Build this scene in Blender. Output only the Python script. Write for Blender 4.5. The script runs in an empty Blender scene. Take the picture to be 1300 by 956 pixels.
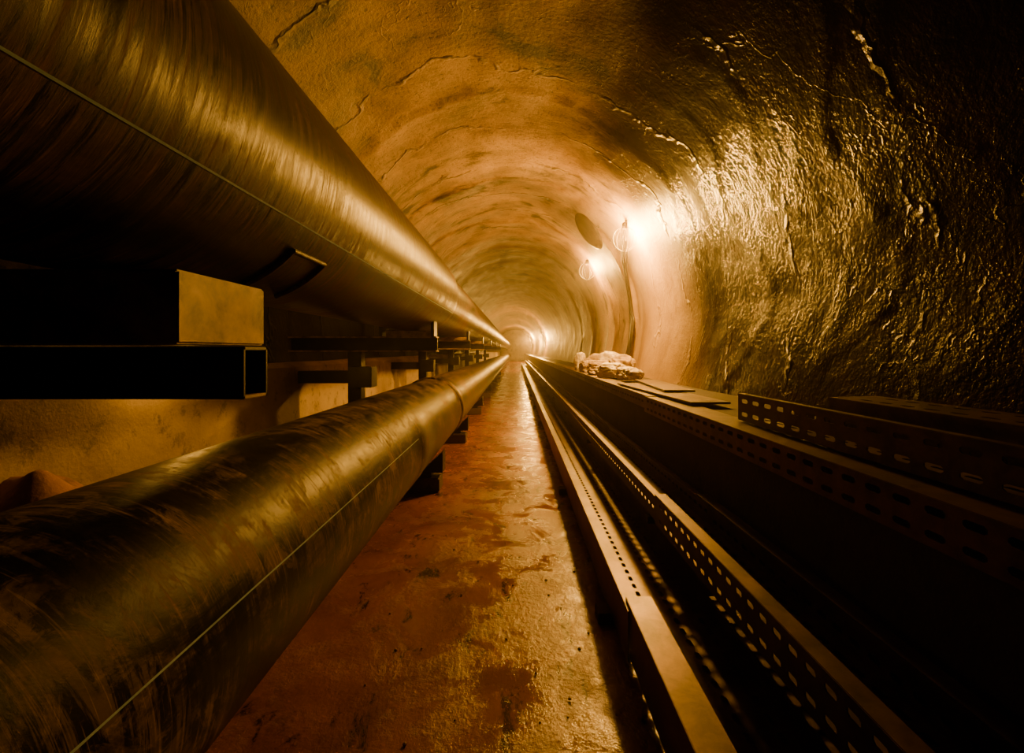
import bpy, bmesh, math, random
from mathutils import Vector, noise
random.seed(4)
H=1.0            # camera height; helper coordinates are relative to eye level
F=580.0
col=bpy.context.scene.collection

# ------------------------------------------------------------ helpers
def link(o,parent=None):
    col.objects.link(o)
    if parent: o.parent=parent
    return o
def empty(name):
    e=bpy.data.objects.new(name,None); e.empty_display_size=.1
    return link(e)
def mesh(name,verts,faces,mat=None,parent=None,smooth=False,uvs=None):
    me=bpy.data.meshes.new(name); me.from_pydata([tuple(v) for v in verts],[],faces)
    if uvs:
        uvl=me.uv_layers.new(name='UVMap')
        for p in me.polygons:
            for k,li in enumerate(p.loop_indices): uvl.data[li].uv=uvs[p.index][k]
    if smooth: me.polygons.foreach_set('use_smooth',[True]*len(me.polygons))
    me.update()
    o=bpy.data.objects.new(name,me)
    if mat: me.materials.append(mat)
    return link(o,parent)
def box(name,x0,x1,y0,y1,z0,z1,mat,parent=None,bev=.004):
    z0+=H; z1+=H
    bm=bmesh.new(); bmesh.ops.create_cube(bm,size=1)
    for v in bm.verts:
        v.co=Vector((x0+(v.co.x+.5)*(x1-x0), y0+(v.co.y+.5)*(y1-y0), z0+(v.co.z+.5)*(z1-z0)))
    if bev: bmesh.ops.bevel(bm,geom=bm.edges[:],offset=bev,segments=2,affect='EDGES')
    me=bpy.data.meshes.new(name); bm.to_mesh(me); bm.free(); me.materials.append(mat)
    return link(bpy.data.objects.new(name,me),parent)
def tube(name,pts,r,mat,parent=None):
    cu=bpy.data.curves.new(name,'CURVE'); cu.dimensions='3D'; cu.bevel_depth=r; cu.bevel_resolution=3
    sp=cu.splines.new('NURBS' if len(pts)>3 else 'POLY'); sp.points.add(len(pts)-1)
    for p,q in zip(sp.points,pts): p.co=(q[0],q[1],q[2]+H,1)
    if len(pts)>3: sp.use_endpoint_u=True; sp.order_u=3
    cu.materials.append(mat)
    return link(bpy.data.objects.new(name,cu),parent)

class M:
    def __init__(s,name):
        s.m=bpy.data.materials.new(name); s.m.use_nodes=True
        s.nt=s.m.node_tree; s.b=s.nt.nodes['Principled BSDF']
    def n(s,t,**k):
        nd=s.nt.nodes.new(t)
        for a,v in k.items(): setattr(nd,a,v)
        return nd
    def l(s,a,b): s.nt.links.new(a,b)
    def coord(s,kind='Object',scale=(1,1,1)):
        tc=s.n('ShaderNodeTexCoord'); mp=s.n('ShaderNodeMapping'); mp.inputs['Scale'].default_value=scale
        s.l(tc.outputs[kind],mp.inputs['Vector']); return mp.outputs[0]
    def noise(s,vec,scale,detail=5,rough=.6,dist=0):
        nd=s.n('ShaderNodeTexNoise'); nd.inputs['Scale'].default_value=scale; nd.inputs['Detail'].default_value=detail
        nd.inputs['Roughness'].default_value=rough; nd.inputs['Distortion'].default_value=dist
        s.l(vec,nd.inputs['Vector']); return nd.outputs[0]
    def ramp(s,fac,stops):
        r=s.n('ShaderNodeValToRGB'); e=r.color_ramp.elements
        while len(e)<len(stops): e.new(.5)
        for x,(p,c) in zip(e,stops):
            x.position=p; x.color=(c,c,c,1) if not isinstance(c,tuple) else c+(1,)
        s.l(fac,r.inputs[0]); return r.outputs[0]
    def mapr(s,v,a,b,c=0,d=1):
        m=s.n('ShaderNodeMapRange',interpolation_type='SMOOTHSTEP'); s.l(v,m.inputs[0])
        for i,q in zip((1,2,3,4),(a,b,c,d)): m.inputs[i].default_value=q
        return m.outputs[0]
    def mix(s,fac,a,b,mode='MIX'):
        nd=s.n('ShaderNodeMix',data_type='RGBA',blend_type=mode)
        for i,v in ((0,fac),(6,a),(7,b)):
            if isinstance(v,(int,float)): nd.inputs[i].default_value=v if i==0 else (v,v,v,1)
            elif isinstance(v,tuple): nd.inputs[i].default_value=v+(1,)
            else: s.l(v,nd.inputs[i])
        return nd.outputs[2]
    def math(s,op,a,b=0):
        nd=s.n('ShaderNodeMath',operation=op)
        for i,v in enumerate((a,b)):
            if isinstance(v,(int,float)): nd.inputs[i].default_value=v
            else: s.l(v,nd.inputs[i])
        return nd.outputs[0]
    def bump(s,h,strength=.5,dist=.02,prev=None):
        nd=s.n('ShaderNodeBump'); nd.inputs['Distance'].default_value=dist
        if isinstance(strength,(int,float)): nd.inputs['Strength'].default_value=strength
        else: s.l(strength,nd.inputs['Strength'])
        s.l(h,nd.inputs['Height'])
        if prev: s.l(prev,nd.inputs['Normal'])
        return nd.outputs[0]
    def fin(s,color=None,rough=None,normal=None,metal=0,spec=.5):
        for k,v in (('Base Color',color),('Roughness',rough),('Metallic',metal),('Specular IOR Level',spec)):
            if v is None: continue
            if isinstance(v,(int,float)): s.b.inputs[k].default_value=v
            elif isinstance(v,tuple): s.b.inputs[k].default_value=v+(1,)
            else: s.l(v,s.b.inputs[k])
        if normal: s.l(normal,s.b.inputs['Normal'])
        return s.m

# ------------------------------------------------------------ materials
def mat_shotcrete():
    m=M('sprayed_concrete')
    c=m.coord()
    big=m.noise(c,1.3,7,.66,.4)
    streak=m.noise(m.coord(scale=(.7,1.2,.7)),2.0,9,.70,.5)
    fine=m.noise(c,30,5,.75)
    base=m.ramp(big,[(.32,(.080,.042,.009)),(.5,(.20,.125,.030)),(.68,(.30,.200,.060))])
    dark=m.ramp(streak,[(.37,.02),(.45,.65),(.57,1.0)])
    base=m.mix(.92,base,dark,'MULTIPLY')
    pits=m.ramp(fine,[(.35,.15),(.45,1.)])
    base=m.mix(.8,base,pits,'MULTIPLY')
    sx=m.n('ShaderNodeSeparateXYZ'); m.l(c,sx.inputs[0])
    wob=m.noise(c,1.1,4,.6)
    # irregular circumferential day joints in the lining
    jn=m.noise(c,.9,5,.6)
    jy=m.math('FRACT',m.math('MULTIPLY',m.math('ADD',sx.outputs[1],m.math('MULTIPLY',jn,1.1)),1.15))
    jl=m.ramp(m.math('ABSOLUTE',m.math('SUBTRACT',jy,.5)),[(0.,1.),(.010,.7),(.035,.0)])
    jl=m.math('MULTIPLY',jl,m.ramp(m.noise(c,1.7,4,.6),[(.44,0.),(.56,1.)]))
    base=m.mix(m.math('MULTIPLY',jl,.85),base,(.02,.011,.004))
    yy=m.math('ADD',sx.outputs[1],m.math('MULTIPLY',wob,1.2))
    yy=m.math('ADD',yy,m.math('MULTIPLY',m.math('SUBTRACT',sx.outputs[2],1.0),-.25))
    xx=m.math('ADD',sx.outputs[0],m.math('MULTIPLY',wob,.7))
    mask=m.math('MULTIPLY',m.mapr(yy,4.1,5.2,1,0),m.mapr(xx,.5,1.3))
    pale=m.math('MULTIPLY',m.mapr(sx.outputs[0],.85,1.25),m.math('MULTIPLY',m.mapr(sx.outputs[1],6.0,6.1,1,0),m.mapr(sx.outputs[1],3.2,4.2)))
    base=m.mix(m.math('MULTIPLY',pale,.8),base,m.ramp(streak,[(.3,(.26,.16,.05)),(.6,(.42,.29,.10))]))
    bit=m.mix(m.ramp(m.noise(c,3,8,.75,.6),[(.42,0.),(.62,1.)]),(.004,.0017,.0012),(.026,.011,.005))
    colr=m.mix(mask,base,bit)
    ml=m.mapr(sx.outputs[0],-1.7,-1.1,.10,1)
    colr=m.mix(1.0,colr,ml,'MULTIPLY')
    wet=m.noise(c,1.8,8,.76,.7)
    rg=m.mix(mask,m.ramp(big,[(.3,.42),(.7,.65)]),m.ramp(wet,[(.38,.14),(.62,.36)]))
    peb=m.noise(c,42,4,.6)
    lump=m.noise(m.coord(scale=(1,1,.55)),9,4,.6,.8)
    n1=m.bump(streak,.22,.035)
    n2=m.bump(fine,m.math('SUBTRACT',.5,m.math('MULTIPLY',mask,.4)),.014,n1)
    n2=m.bump(jl,.6,.018,n2)
    nb=m.bump(peb,m.math('MULTIPLY',mask,m.ramp(wet,[(.35,.7),(.62,.25)])),.009,n2)
    nb=m.bump(lump,m.math('MULTIPLY',mask,.15),.03,nb)
    crack=m.noise(m.coord(scale=(1,.8,.5)),1.3,5,.6,.5)
    ridge=m.ramp(m.math('ABSOLUTE',m.math('SUBTRACT',crack,.5)),[(0,1.),(.004,.0)])
    n3=m.bump(ridge,.22,.015,nb)
    spw=m.math('MULTIPLY',m.ramp(wet,[(.38,.13),(.58,.02)]),m.mapr(sx.outputs[1],.4,3.4,.30,1.2))  # specular lowered towards the camera end, standing in for lamp falloff
    sp=m.mix(mask,.32,spw)
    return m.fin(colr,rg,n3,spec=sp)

def mat_concrete(name,a,b,rough=.75):
    m=M(name); c=m.coord(); n=m.noise(c,2.5,8,.65,.3); f=m.noise(c,60,4,.6)
    spots=m.ramp(m.noise(c,9,6,.75),[(.34,.35),(.45,1.)])
    base=m.mix(.8,m.ramp(n,[(.3,a),(.7,b)]),spots,'MULTIPLY')
    return m.fin(base,rough,m.bump(f,.3,.01,m.bump(n,.3,.03)))

def mat_floor():
    m=M('wet_muddy_concrete'); c=m.coord()
    n=m.noise(c,1.7,8,.68,.6); n2=m.noise(m.coord(scale=(1,.5,1)),9,8,.74,.4); f=m.noise(c,45,4,.7)
    base=m.ramp(n,[(.30,(.085,.026,.005)),(.5,(.19,.068,.010)),(.70,(.27,.108,.017))])
    spots=m.ramp(n2,[(.36,.08),(.43,1.)])
    base=m.mix(.9,base,spots,'MULTIPLY')
    pud=m.ramp(m.noise(c,4.2,8,.72,.6),[(.38,0.),(.60,1.)])
    rough=m.mix(pud,.09,.38)
    nn=m.bump(n2,m.math('ADD',m.math('MULTIPLY',pud,.4),.12),.013)
    n3=m.bump(f,m.math('ADD',m.math('MULTIPLY',pud,.5),.08),.008,nn)
    return m.fin(base,rough,n3,spec=.34)

def mat_pipe(name,kind):
    m=M(name)
    if kind=='upper':
        sc=m.noise(m.coord('UV',(2.2,13,1)),2.6,9,.78,.8)
        sc2=m.noise(m.coord('UV',(4.0,46,1)),2.0,4,.6,1.0)
        blot=m.noise(m.coord('UV',(6,1.1,1)),1.4,6,.65,.6)
        a=m.ramp(sc,[(.47,0.),(.53,1.)]); b=m.ramp(sc2,[(.57,0.),(.60,1.)])
        bl=m.ramp(blot,[(.38,.08),(.60,1.)])
        fac=m.math('MULTIPLY',m.math('ADD',m.math('MULTIPLY',a,.50),m.math('MULTIPLY',b,.5)),bl)
        base=m.mix(fac,(.004,.002,.0008),(.22,.122,.028))
        rough=m.math('ADD',m.math('MULTIPLY',fac,.42),.32)
        sp=m.mix(fac,.17,.03)
        return m.fin(base,rough,m.bump(sc,.25,.006),spec=sp)
    sc3=m.noise(m.coord('UV',(2.4,11,1)),2.0,8,.75,1.3)
    streak=m.ramp(sc3,[(.50,0.),(.55,1.)])
    sc5=m.noise(m.coord('UV',(2.0,50,1)),2.0,4,.6,1.2)
    scr=m.ramp(sc5,[(.57,0.),(.60,1.)])
    sc4=m.noise(m.coord('UV',(9,5,1)),2.2,9,.78,.9)
    patch=m.ramp(sc4,[(.50,0.),(.55,1.)])
    blot=m.noise(m.coord('UV',(5,1.8,1)),1.6,9,.72,.8)
    bl=m.ramp(blot,[(.42,.06),(.55,1.)])
    dust=m.math('MULTIPLY',m.math('ADD',m.math('ADD',m.math('MULTIPLY',streak,.34),m.math('MULTIPLY',patch,.34)),.02),bl)
    fac=m.math('MINIMUM',m.math('ADD',dust,m.math('MULTIPLY',m.math('MULTIPLY',scr,bl),.4)),1.0)
    base=m.mix(fac,(.003,.002,.001),(.31,.20,.058))
    rough=m.math('ADD',m.math('MULTIPLY',fac,.42),.38)
    sp=m.mix(fac,.12,.02)
    return m.fin(base,rough,m.bump(blot,.25,.008,m.bump(sc4,.3,.003)),spec=sp)

def mat_steel(name,a,b,metal=.6,r0=.32,r1=.6):
    m=M(name); c=m.coord(); n=m.noise(c,9,6,.7,.3); n2=m.noise(c,2,5,.6)
    t=m.ramp(n,[(.35,0.),(.68,1.)])
    return m.fin(m.mix(t,a,b),m.ramp(n2,[(.3,r0),(.7,r1)]),m.bump(n,.15,.005),metal=metal)

SHOT=mat_shotcrete(); FLOOR=mat_floor()
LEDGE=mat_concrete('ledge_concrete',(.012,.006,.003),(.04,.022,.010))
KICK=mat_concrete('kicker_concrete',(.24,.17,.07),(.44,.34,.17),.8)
PU=mat_pipe('upper_pipe_steel','upper'); PL=mat_pipe('lower_pipe_coating','lower')
BEAM=mat_steel('rusty_beam_steel',(.05,.028,.010),(.46,.31,.15),.1,.45,.7)
DARK=mat_steel('dark_painted_steel',(.006,.004,.002),(.022,.013,.006),.2)
TRAY=mat_steel('galvanised_tray',(.03,.014,.006),(.115,.064,.026),.5,.32,.5)
WOOD=mat_concrete('timber_block',(.04,.02,.01),(.1,.06,.03))
GRIT=mat_concrete('grit',(.10,.04,.015),(.2,.09,.03))
STRIPE=mat_steel('stripe_paint',(.24,.38,.55),(.42,.60,.80),0,.3,.5)
RUB=mat_steel('rubber_cable',(.012,.009,.007),(.03,.022,.018),0,.4,.6)
BAG=mat_concrete('plastic_bag',(.55,.48,.38),(.82,.76,.66),.4)
BAG2=mat_concrete('paper_sack',(.28,.20,.11),(.55,.43,.27),.6)
CLAY=mat_concrete('clay',(.18,.08,.03),(.34,.16,.06),.85)

# ------------------------------------------------------------ tunnel lining
CX=-.12; R=1.72; ZC=.35
def prof(s):
    """s 0..1 from left base to right base -> (x,z,nx,nz) (inward normal)"""
    hb=ZC+1.0; La=math.pi*R; L=2*hb+La; d=s*L
    def side(z):
        k=max(0,(ZC-z)/.65); return R-.12*min(k,2.2)**1.5
    if d<hb:
        z=-1+d; return CX-side(z),z,1,0
    if d>hb+La:
        z=ZC-(d-hb-La); return CX+side(z),z,-1,0
    a=math.pi-(d-hb)/R
    return CX+R*math.cos(a),ZC+R*math.sin(a),-math.cos(a),-math.sin(a)
ys=[]; y=-3.0
while y<46:
    ys.append(y); y+= .045 if y<7 else .045+.012*(y-7)
def sm(a,b,t):
    t=max(0,min(1,(t-a)/(b-a))); return t*t*(3-2*t)
def lining(name,s0,s1):
    N=int(230*(s1-s0)); V=[];Fc=[]
    for yy in ys:
        far=1-.6*sm(7,13,yy)
        for j in range(N+1):
            s=s0+(s1-s0)*j/N
            x,z,nx,nz=prof(s)
            p=Vector((x,yy,z))
            rt=sm(.55,.75,s)                 # right-hand side is trowelled smoother
            ph=yy*.55+.22*noise.noise(Vector((s*5,yy*.25,0)))+.35*noise.noise(Vector((0,yy*.5,7)))
            fr=ph-math.floor(ph)
            ring=.013*(1-fr)**4*(.5+abs(noise.noise(Vector((s*6,math.floor(ph)*3.3,2))))*2)*(1-.7*sm(6,12,yy))
            d=ring*(1-.8*rt*(1-sm(5,7,yy)))+(.040-.02*rt)*far*noise.noise(p*.8)+.016*far*noise.noise(p*2.1)*(1-.7*rt)+.008*noise.noise(Vector((x*5,yy*2.2,z*5)))*(1-.6*rt)
            if x>.6 and yy<5.5:   # faint laps running down the right wall
                w=noise.noise(Vector((yy*1.3+.5*noise.noise(Vector((z*1.5,0,0))),z*.2,4)))
                d+=.007*max(0,1-abs(w)/.03)*sm(.6,1.1,x)
            d+=.05*sm(5.95,6.05,yy+.05*noise.noise(Vector((0,0,z*4))))*rt
            V.append((x+nx*d,yy,z+nz*d+H))
    W=N+1
    for i in range(len(ys)-1):
        for j in range(N):
            a=i*W+j; Fc.append((a,a+1,a+W+1,a+W))
    return mesh(name,V,Fc,SHOT,smooth=True)
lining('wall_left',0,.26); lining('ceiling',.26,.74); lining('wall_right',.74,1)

# floor
V=[];Fc=[]
nx=40
fy=[v for v in ys]
for yy in fy:
    for j in range(nx+1):
        x=-1.75+3.4*j/nx
        z=.006*noise.noise(Vector((x*2,yy*1.5,0)))+.003*noise.noise(Vector((x*9,yy*9,3)))
        V.append((x,yy,z))
for i in range(len(fy)-1):
    for j in range(nx):
        a=i*(nx+1)+j; Fc.append((a,a+1,a+nx+2,a+nx+1))
mesh('floor',V,Fc,FLOOR,smooth=True)

# loose grit on the floor: one object
bm=bmesh.new()
for i in range(140):
    x=random.uniform(-.50,.28); y=random.uniform(.9,7); s=random.uniform(.002,.006)
    q=bmesh.ops.create_icosphere(bm,subdivisions=1,radius=s)
    for v in q['verts']:
        v.co=Vector((v.co.x*random.uniform(.8,1.4)+x,v.co.y*random.uniform(.8,1.4)+y,max(v.co.z*.7,-.002)+s*.4+.002))
me=bpy.data.meshes.new('gravel_scatter'); bm.to_mesh(me); bm.free(); me.materials.append(GRIT)
link(bpy.data.objects.new('gravel_scatter',me))

def extr(name,poly,y0,y1,mat,parent=None,step=.25,amp=.008):
    V=[];Fc=[];n=len(poly); k=max(1,int((y1-y0)/step))
    for i in range(k+1):
        yy=y0+(y1-y0)*i/k
        for (x,z) in poly:
            q=noise.noise_vector(Vector((x*2,yy*1.3,z*2)))*amp
            V.append((x+q.x,yy,z+q.z+H))
    for i in range(k):
        for j in range(n):
            a=i*n+j;b=i*n+(j+1)%n; Fc.append((a,b,b+n,a+n))
    Fc.append(tuple(range(n))[::-1]); Fc.append(tuple(range(k*n,k*n+n)))
    return mesh(name,V,Fc,mat,parent)
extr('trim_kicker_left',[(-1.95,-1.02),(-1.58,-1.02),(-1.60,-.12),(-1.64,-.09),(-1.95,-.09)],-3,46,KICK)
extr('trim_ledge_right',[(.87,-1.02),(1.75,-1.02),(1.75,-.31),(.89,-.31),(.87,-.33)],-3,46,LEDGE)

# ------------------------------------------------------------ pipes
def revolve(name,cx,cz,prf,mat,parent,seg=128):
    V=[];Fc=[];UV=[]
    for (yy,r) in prf:
        for k in range(seg):
            a=math.pi+2*math.pi*k/seg
            V.append((cx+r*math.cos(a),yy,cz+r*math.sin(a)+H))
    for i in range(len(prf)-1):
        for k in range(seg):
            k2=(k+1)%seg
            Fc.append((i*seg+k,i*seg+k2,(i+1)*seg+k2,(i+1)*seg+k))
            u0=k/seg;u1=(k+1)/seg;v0=prf[i][0];v1=prf[i+1][0]
            UV.append([(u0,v0),(u1,v0),(u1,v1),(u0,v1)])
    return mesh(name,V,Fc,mat,parent,True,UV)
def stripe(name,cx,cz,r,ang,w,y0,y1,parent):
    V=[];Fc=[];k=int((y1-y0)/.1)
    for i in range(k+1):
        yy=y0+(y1-y0)*i/k
        wob=.004*noise.noise(Vector((yy*.7,ang,0)))
        ww=w*(1+.35*noise.noise(Vector((yy*5,1,ang))))
        for d in (-1,1):
            a=ang+wob+d*ww/2/r
            V.append((cx+(r+.0012)*math.cos(a),yy,cz+(r+.0012)*math.sin(a)+H))
    for i in range(k): Fc.append((2*i,2*i+1,2*i+3,2*i+2))
    return mesh(name,V,Fc,STRIPE,parent)
def hit(cx,cz,r,dx,dz):
    L=math.hypot(dx,dz);dx/=L;dz/=L
    b=dx*cx+dz*cz; q=b*b-(cx*cx+cz*cz-r*r); t=b-math.sqrt(max(q,0))
    return math.atan2(dz*t-cz,dx*t-cx)
UX,UZ,UR=-.82,.48,.33
up=empty('large_utility_pipe')
revolve('pipe_body',UX,UZ,[(-3+.25*i,UR) for i in range(28)]+[(3.88,UR),(3.90,UR-.005),(3.905,.305)],PU,up)
revolve('pipe_body_far',UX,UZ,[(3.9,.305)]+[(4+i*.5,.305) for i in range(84)],PU,up)
stripe('painted_stripe',UX,UZ,UR,hit(UX,UZ,UR,-655,385),.004,-3,3.85,up)
LX,LZ,LR=-.82,-.572,.30
lp=empty('large_utility_pipe')
pr=[(-3+.2*i,LR) for i in range(29)]
revolve('pipe_body',LX,LZ,[p for p in pr if p[0]<2.55]+[(2.55,LR),(2.56,LR+.003),(2.73,LR+.003),(2.74,LR)]+[(3+.5*i,LR) for i in range(86)],PL,lp)
for yy in (4.35,): revolve('coupling',LX,LZ,[(yy,LR),(yy+.01,LR+.014),(yy+.16,LR+.014),(yy+.17,LR)],PL,lp)
stripe('painted_stripe',LX,LZ,LR,hit(LX,LZ,LR,-465,-421),.0035,-3,2.5,lp)

# welded lifting lug under the upper pipe
lug=empty('welded_pipe_lug')
def on(a,r,y): return (UX+r*math.cos(a),y,UZ+r*math.sin(a))
a0,a1=math.radians(-72),math.radians(-42)
for (ya,aa,yb,ab) in ((1.17,a0,1.17,a1),(1.17,a1,1.36,a1),(1.36,a1,1.36,a0)):
    pts=[on(aa+(ab-aa)*t/5,UR+.006,ya+(yb-ya)*t/5) for t in range(6)]
    tube('lug_bar',pts,.007,PU,lug)

# ------------------------------------------------------------ pipe support frames
def support(y,first=False):
    e=empty('pipe_support_frame')
    if first:
        X1=-.60
        box('box_beam',-1.72,X1,.81,1.09,.012,.145,BEAM,e,.004)
        y0,y1,z0,z1=.99,1.085,-.106,.008; t=.007
        box('tube_top',-1.72,X1+.01,y0,y1,z1-t,z1,DARK,e,.001)
        box('tube_bottom',-1.72,X1+.01,y0,y1,z0,z0+t,BEAM,e,.001)
        box('tube_front',-1.72,X1+.01,y0,y0+t,z0,z1,DARK,e,.001)
        box('tube_back',-1.72,X1+.01,y1-t,y1,z0,z1,DARK,e,.001)
        box('post',-1.42,-1.30,.9,1.08,-1.0,.012,DARK,e)
        return
    r=.305 if y>3.9 else UR
    zt=UZ-r
    box('cross_beam_flange_top',-1.72,-.60,y-.06,y+.06,zt-.055,zt-.043,BEAM,e,.002)
    box('cross_beam_web',-1.72,-.60,y-.008,y+.008,zt-.15,zt-.05,DARK,e,.002)
    box('cross_beam_flange_bottom',-1.72,-.60,y-.06,y+.06,zt-.16,zt-.148,BEAM,e,.002)
    box('saddle_plate',-.98,-.64,y-.07,y+.07,zt-.043,zt-.001,BEAM,e,.003)
    box('saddle_cheek',-.64,-.615,y-.07,y+.07,zt-.043,zt+.09,DARK,e,.003)
    box('saddle_cheek',-1.03,-1.005,y-.07,y+.07,zt-.043,zt+.08,DARK,e,.003)
    box('post',-1.27,-1.17,y-.05,y+.05,-1.0,zt-.155,DARK,e)
    box('post_base',-1.34,-1.13,y-.1,y+.1,-1.0,-.98,DARK,e)
    box('lower_arm',-1.60,-1.12,y-.16,y-.05,-.24,-.15,DARK,e)
    box('lower_arm_head',-1.22,-1.05,y-.18,y-.04,-.27,-.12,DARK,e)
support(.95,True)
for y in (3.5,6.0,8.6,11.4,14.5,18): support(y)
def cradle(y):
    e=empty('pipe_cradle')
    box('timber_block',-1.12,-.54,y-.09,y+.09,-1.0,-.90,WOOD,e,.008)
    box('steel_shoe',-1.0,-.60,y-.06,y+.06,-.90,-.873,DARK,e,.003)
    for sx in (-1,1):
        x0=LX+sx*.20
        V=[(x0-sx*.06,y-.06,-.868+H),(x0+sx*.10,y-.06,-.868+H),(x0+sx*.10,y-.06,-.72+H),
           (x0-sx*.06,y+.06,-.868+H),(x0+sx*.10,y+.06,-.868+H),(x0+sx*.10,y+.06,-.72+H)]
        mesh('wedge',V,[(0,1,2),(5,4,3),(0,3,4,1),(1,4,5,2),(2,5,3,0)],DARK,e)
for y in (.6,3.3,5.0,7.2,9.8,12.5,16): cradle(y)

# ------------------------------------------------------------ perforated cable trays
def tray(name,segs,y0,y1,slot_to=11,pitch=.06,mat=TRAY,parent=None,tilt=0.0):
    V=[];Fc=[]
    for (A,B,rows) in segs:
        ax,az=A;bx,bz=B
        def P(t,y):
            return (ax+(bx-ax)*t+tilt*(y-y0),y,az+(bz-az)*t+H)
        L=math.hypot(bx-ax,bz-az)
        ye=min(y1,slot_to) if rows else y0
        if rows:
            n=int((ye-y0)/pitch); ye=y0+n*pitch
            for r in range(rows):
                t0=r/rows;t1=(r+1)/rows;tc=(t0+t1)/2
                hb=min(.008,L/rows*.25)/L; hb2=hb*.45
                for i in range(n):
                    c=y0+(i+.5)*pitch; h=pitch/2
                    a=pitch*.29;a2=a*.72
                    inner=[P(tc-hb,c-a2),P(tc-hb,c+a2),P(tc-hb2,c+a),P(tc+hb2,c+a),P(tc+hb,c+a2),P(tc+hb,c-a2),P(tc+hb2,c-a),P(tc-hb2,c-a)]
                    o=[P(t0,c-h),P(t0,c+h),P(t1,c+h),P(t1,c-h)]
                    b=len(V); V.extend(inner+o)
                    for f in ((8,9,1,0),(9,2,1),(9,10,3,2),(10,4,3),(10,11,5,4),(11,6,5),(11,8,7,6),(8,0,7)):
                        Fc.append(tuple(b+q for q in f))
        if ye<y1:
            b=len(V); V.extend([P(0,ye),P(0,y1),P(1,y1),P(1,ye)]); Fc.append((b,b+1,b+2,b+3))
    o=mesh(name,V,Fc,mat,parent)
    s=o.modifiers.new('sheet','SOLIDIFY'); s.thickness=.003; s.offset=0
    return o
def utray(name,xl,xr,zb,zt,y0,y1,lip=.02,rows=2,frows=1,slot_to=9,pitch=.06):
    return tray(name,[((xl+lip,zt),(xl,zt),0),((xl,zt),(xl,zb),frows),((xl,zb),(xr,zb),rows),
        ((xr,zb),(xr,zt),frows),((xr,zt),(xr-lip,zt),0)],y0,y1,slot_to=slot_to,pitch=pitch)
utray('cable_tray',.345,.70,-.955,-.80,1.40,30,lip=.045,rows=4,frows=0)
utray('cable_tray',.352,.69,-.945,-.787,-1.2,1.46,lip=.08,rows=4,frows=0)
utray('cable_tray',.615,.83,-.752,-.645,1.9,30,lip=.03,rows=3,frows=1)
utray('cable_tray',.600,.825,-.742,-.62,-1.2,1.97,lip=.045,rows=3,frows=2)
tray('cable_tray_edge',[((.99,-.300),(.845,-.300),0),((.845,-.300),(.845,-.40),2)],-1.2,3.0,slot_to=9,pitch=.08)
tray('cable_tray_edge',[((1.00,-.296),(.852,-.296),0),((.852,-.296),(.852,-.38),1)],2.95,30,slot_to=9,pitch=.08)
tray('loose_cable_tray',[((.965,-.182),(.94,-.182),0),((.94,-.182),(.94,-.290),2),((.94,-.290),(1.13,-.290),3),((1.13,-.290),(1.13,-.22),1)],-.8,1.93,slot_to=9,pitch=.085)
tray('loose_cable_tray',[((1.20,-.18),(1.20,-.29),1),((1.20,-.18),(1.38,-.175),2),((1.38,-.175),(1.38,-.29),1)],-.8,1.75,slot_to=9,pitch=.085)
for y in (.35,2.1,3.9,5.7,7.5,9.5,12):
    e=empty('tray_bracket')
    box('arm',.60,.87,y-.02,y+.02,-.79,-.757,DARK,e,.002)
    box('wall_plate',.855,.87,y-.035,y+.035,-.9,-.68,DARK,e,.002)
for y in (.3,1.7,3.2,4.7,6.2,8,10,13):
    e=empty('tray_sleeper')
    box('timber',.30,.74,y-.04,y+.04,-1.0,-.958,WOOD,e,.004)

def plate(x0,x1,y0,y1,z,t,rot):
    o=box('cover_plate',-(x1-x0)/2,(x1-x0)/2,-(y1-y0)/2,(y1-y0)/2,-t/2-H,t/2-H,TRAY,None,.002)
    o.location=((x0+x1)/2,(y0+y1)/2,z+H); o.rotation_euler=(0,0,rot)
plate(.90,1.12,2.45,3.9,-.283,.012,.05)
plate(1.02,1.22,3.0,4.1,-.266,.012,-.08)

# ------------------------------------------------------------ sacks / rubbish on the shelf
def sack(cx,cy,cz,sx,sy,sz,rot,mat,name='crumpled_sack',seed=0):
    bm=bmesh.new(); bmesh.ops.create_icosphere(bm,subdivisions=5,radius=1)
    for v in bm.verts:
        p=v.co.copy()
        q=Vector((math.copysign(abs(p.x)**.7,p.x),math.copysign(abs(p.y)**.7,p.y),p.z))
        d=.20*noise.noise(p*1.6+Vector((seed,0,0)))+.22*abs(noise.noise(p*3+Vector((0,seed,0))))+.10*abs(noise.noise(p*8))
        q*=1-d
        v.co=Vector((q.x*sx,q.y*sy,max(q.z*sz,-sz*.55)))
    for f in bm.faces: f.smooth=True
    me=bpy.data.meshes.new(name); bm.to_mesh(me); bm.free(); me.materials.append(mat)
    o=bpy.data.objects.new(name,me); link(o)
    o.location=(cx,cy,cz+H+sz*.55); o.rotation_euler=(0,0,rot)
for i,(x,y,sx,sy,sz,r,mt) in enumerate([(1.14,4.6,.13,.12,.085,.3,BAG),(1.05,5.0,.14,.18,.11,.8,BAG),(1.2,5.2,.15,.18,.16,.1,BAG2),
      (1.04,5.6,.15,.17,.12,1.4,BAG2),(1.22,5.75,.15,.20,.19,.6,BAG),(1.0,6.3,.12,.18,.11,.2,BAG2),(.97,6.9,.08,.11,.18,.4,BAG),(1.18,6.5,.16,.22,.16,.9,BAG2)]):
    sack(x,y,-.294,sx,sy,sz,r,mt,seed=i*7.3)

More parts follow.
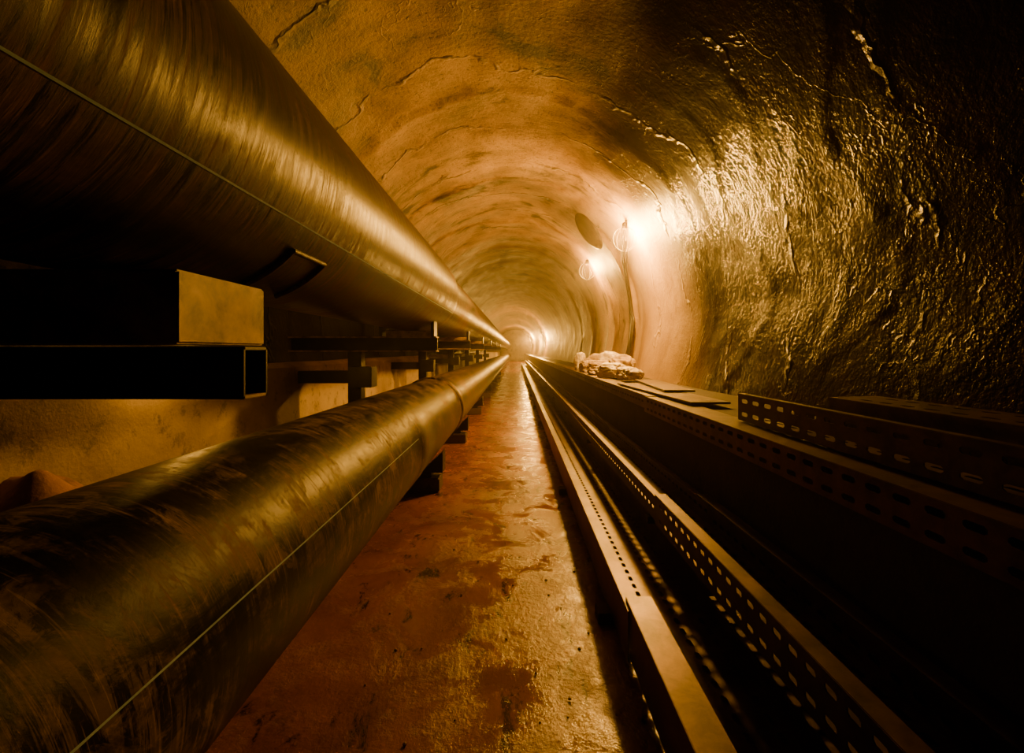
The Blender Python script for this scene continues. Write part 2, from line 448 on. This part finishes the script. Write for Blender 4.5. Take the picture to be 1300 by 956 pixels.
# clay heap beside the kicker at left
V=[];Fc=[];n=28
for i in range(n+1):
    for j in range(n+1):
        x=-1.57+.4*i/n; y=1.12+.6*j/n
        u=(i/n-.1)/.9;v=(j/n-.5)*2
        h=max(0,1-u*u*1.1-v*v)**.6*.62
        V.append((x,y,h*(1+.12*noise.noise(Vector((x*8,y*8,0))))-.002))
for i in range(n):
    for j in range(n):
        a=i*(n+1)+j; Fc.append((a,a+n+1,a+n+2,a+1))
mesh('clay_heap',V,Fc,CLAY,smooth=True)

# ------------------------------------------------------------ lamps
LC=(1,.46,.055)
def wallx(z):
    return CX+(math.sqrt(max(R*R-(z-ZC)**2,0)) if z>ZC else R-.12*((ZC-z)/.65)**1.5)
def lamp(x,y,z,power,wx,wz,r=.045,colr=LC,cable_to=None,guard=True,spot=None):
    e=empty('work_lamp')
    ld=bpy.data.lights.new('bulb','POINT'); ld.energy=power; ld.color=colr; ld.shadow_soft_size=r
    lo=link(bpy.data.objects.new('bulb',ld),e); lo.location=(x,y,z+H)
    if spot:  # extra spot added at the bulb so the near end stays dimmer
        sd=bpy.data.lights.new('added_beam','SPOT'); sd.energy=spot[0]; sd.color=colr; sd.shadow_soft_size=r
        sd.spot_size=math.radians(spot[1]); sd.spot_blend=1
        so=link(bpy.data.objects.new('added_beam',sd),e); so.location=(x-.02,y,z+H)
        so.rotation_euler=Vector(spot[2]).to_track_quat('-Z','Y').to_euler()
    box('socket',x-.025,x+.025,y-.025,y+.025,z+r*1.1,z+r*1.1+.07,DARK,e,.006)
    tube('bracket',[(x,y,z+r*1.1+.05),(wx,y,wz)],.008,DARK,e)
    if guard:
        for k in range(6):
            a=k*math.pi/3; pts=[]
            for t in range(7):
                q=math.pi*t/6-math.pi/2
                pts.append((x+math.cos(a)*math.cos(q)*(r+.03),y+math.sin(a)*math.cos(q)*(r+.03),z+math.sin(q)*(r+.04)))
            tube('guard_wire',pts,.002,DARK,e)
    if cable_to:
        for k in range(4):
            pts=[(wx,y,wz)]
            for t in range(1,9):
                zz=wz+(cable_to-wz)*t/8
                pts.append((wallx(zz)-.10+random.uniform(-.02,.02),y+.04*k+random.uniform(-.06,.06)+.85*min(1,t/2.5),zz))
            tube('power_cable',pts,.012,RUB,e)
    return e
lamp(1.19,5.0,1.22,480,wallx(1.42)-.02,1.42,r=.10,cable_to=-.28,spot=(150,150,(-.85,.15,.2)))
lamp(1.14,7.3,1.27,320,wallx(1.45)-.05,1.45,r=.10)
lamp(1.30,23,.65,800,1.5,.8,r=.20,guard=False)
lamp(.95,30,.50,500,1.5,.7,r=.18,guard=False)
lamp(1.1,38,1.0,1500,1.45,1.2,r=.25,guard=False)
lamp(-1.45,2.0,-.04,5,-1.6,.10,r=.03)
# oval reflector dish beside the lamps
bm=bmesh.new()
rings=[(0,.0),(.1,.004),(.2,.015),(.25,.035),(.27,.05)]
vs=[]
for (r,h) in rings:
    vs.append([bm.verts.new((r*math.cos(a*math.pi/20)*1.0,r*.75*math.sin(a*math.pi/20),h)) for a in range(40)] if r else [bm.verts.new((0,0,0))])
for k in range(40):
    bm.faces.new((vs[0][0],vs[1][k],vs[1][(k+1)%40]))
    for i in range(1,4): bm.faces.new((vs[i][k],vs[i+1][k],vs[i+1][(k+1)%40],vs[i][(k+1)%40]))
rd=empty('reflector_lamp_shade')
me=bpy.data.meshes.new('dish'); bm.to_mesh(me); bm.free(); me.materials.append(DARK)
o=link(bpy.data.objects.new('dish',me),rd); o.location=(.90,5.85,1.50+H); o.rotation_euler=(0,math.radians(52),math.radians(15))
s=o.modifiers.new('t','SOLIDIFY'); s.thickness=.008
tube('stem',[(.90,5.85,1.50),(1.12,5.85,1.62)],.012,DARK,rd)

box('wall_far',-2,2,46,46.2,-1,2.3,SHOT,None,0)

# thin scattering volume added to give the lamps a lens-like glow
vm=bpy.data.materials.new('glow_haze'); vm.use_nodes=True; nt=vm.node_tree
nt.nodes.remove(nt.nodes['Principled BSDF'])
vs_=nt.nodes.new('ShaderNodeVolumeScatter'); vs_.inputs['Density'].default_value=.005; vs_.inputs['Anisotropy'].default_value=.85
vs_.inputs['Color'].default_value=(1,.85,.6,1)
nt.links.new(vs_.outputs[0],nt.nodes['Material Output'].inputs['Volume'])
box('glow_haze',-2.1,2.1,-2.9,45.9,-1.1,2.4,vm,None,0)

# ------------------------------------------------------------ world + camera
w=bpy.data.worlds.new('tunnel_dark'); bpy.context.scene.world=w; w.use_nodes=True
w.node_tree.nodes['Background'].inputs[0].default_value=(.02,.012,.006,1)
w.node_tree.nodes['Background'].inputs[1].default_value=.05
cd=bpy.data.cameras.new('camera'); cd.sensor_width=36; cd.sensor_fit='HORIZONTAL'; cd.lens=F/1300*36
cd.shift_x=-5/1300; cd.shift_y=-33/1300; cd.clip_start=.02; cd.clip_end=200
cam=bpy.data.objects.new('camera',cd); link(cam); cam.location=(0,0,H); cam.rotation_euler=(math.pi/2,0,0)
bpy.context.scene.camera=cam
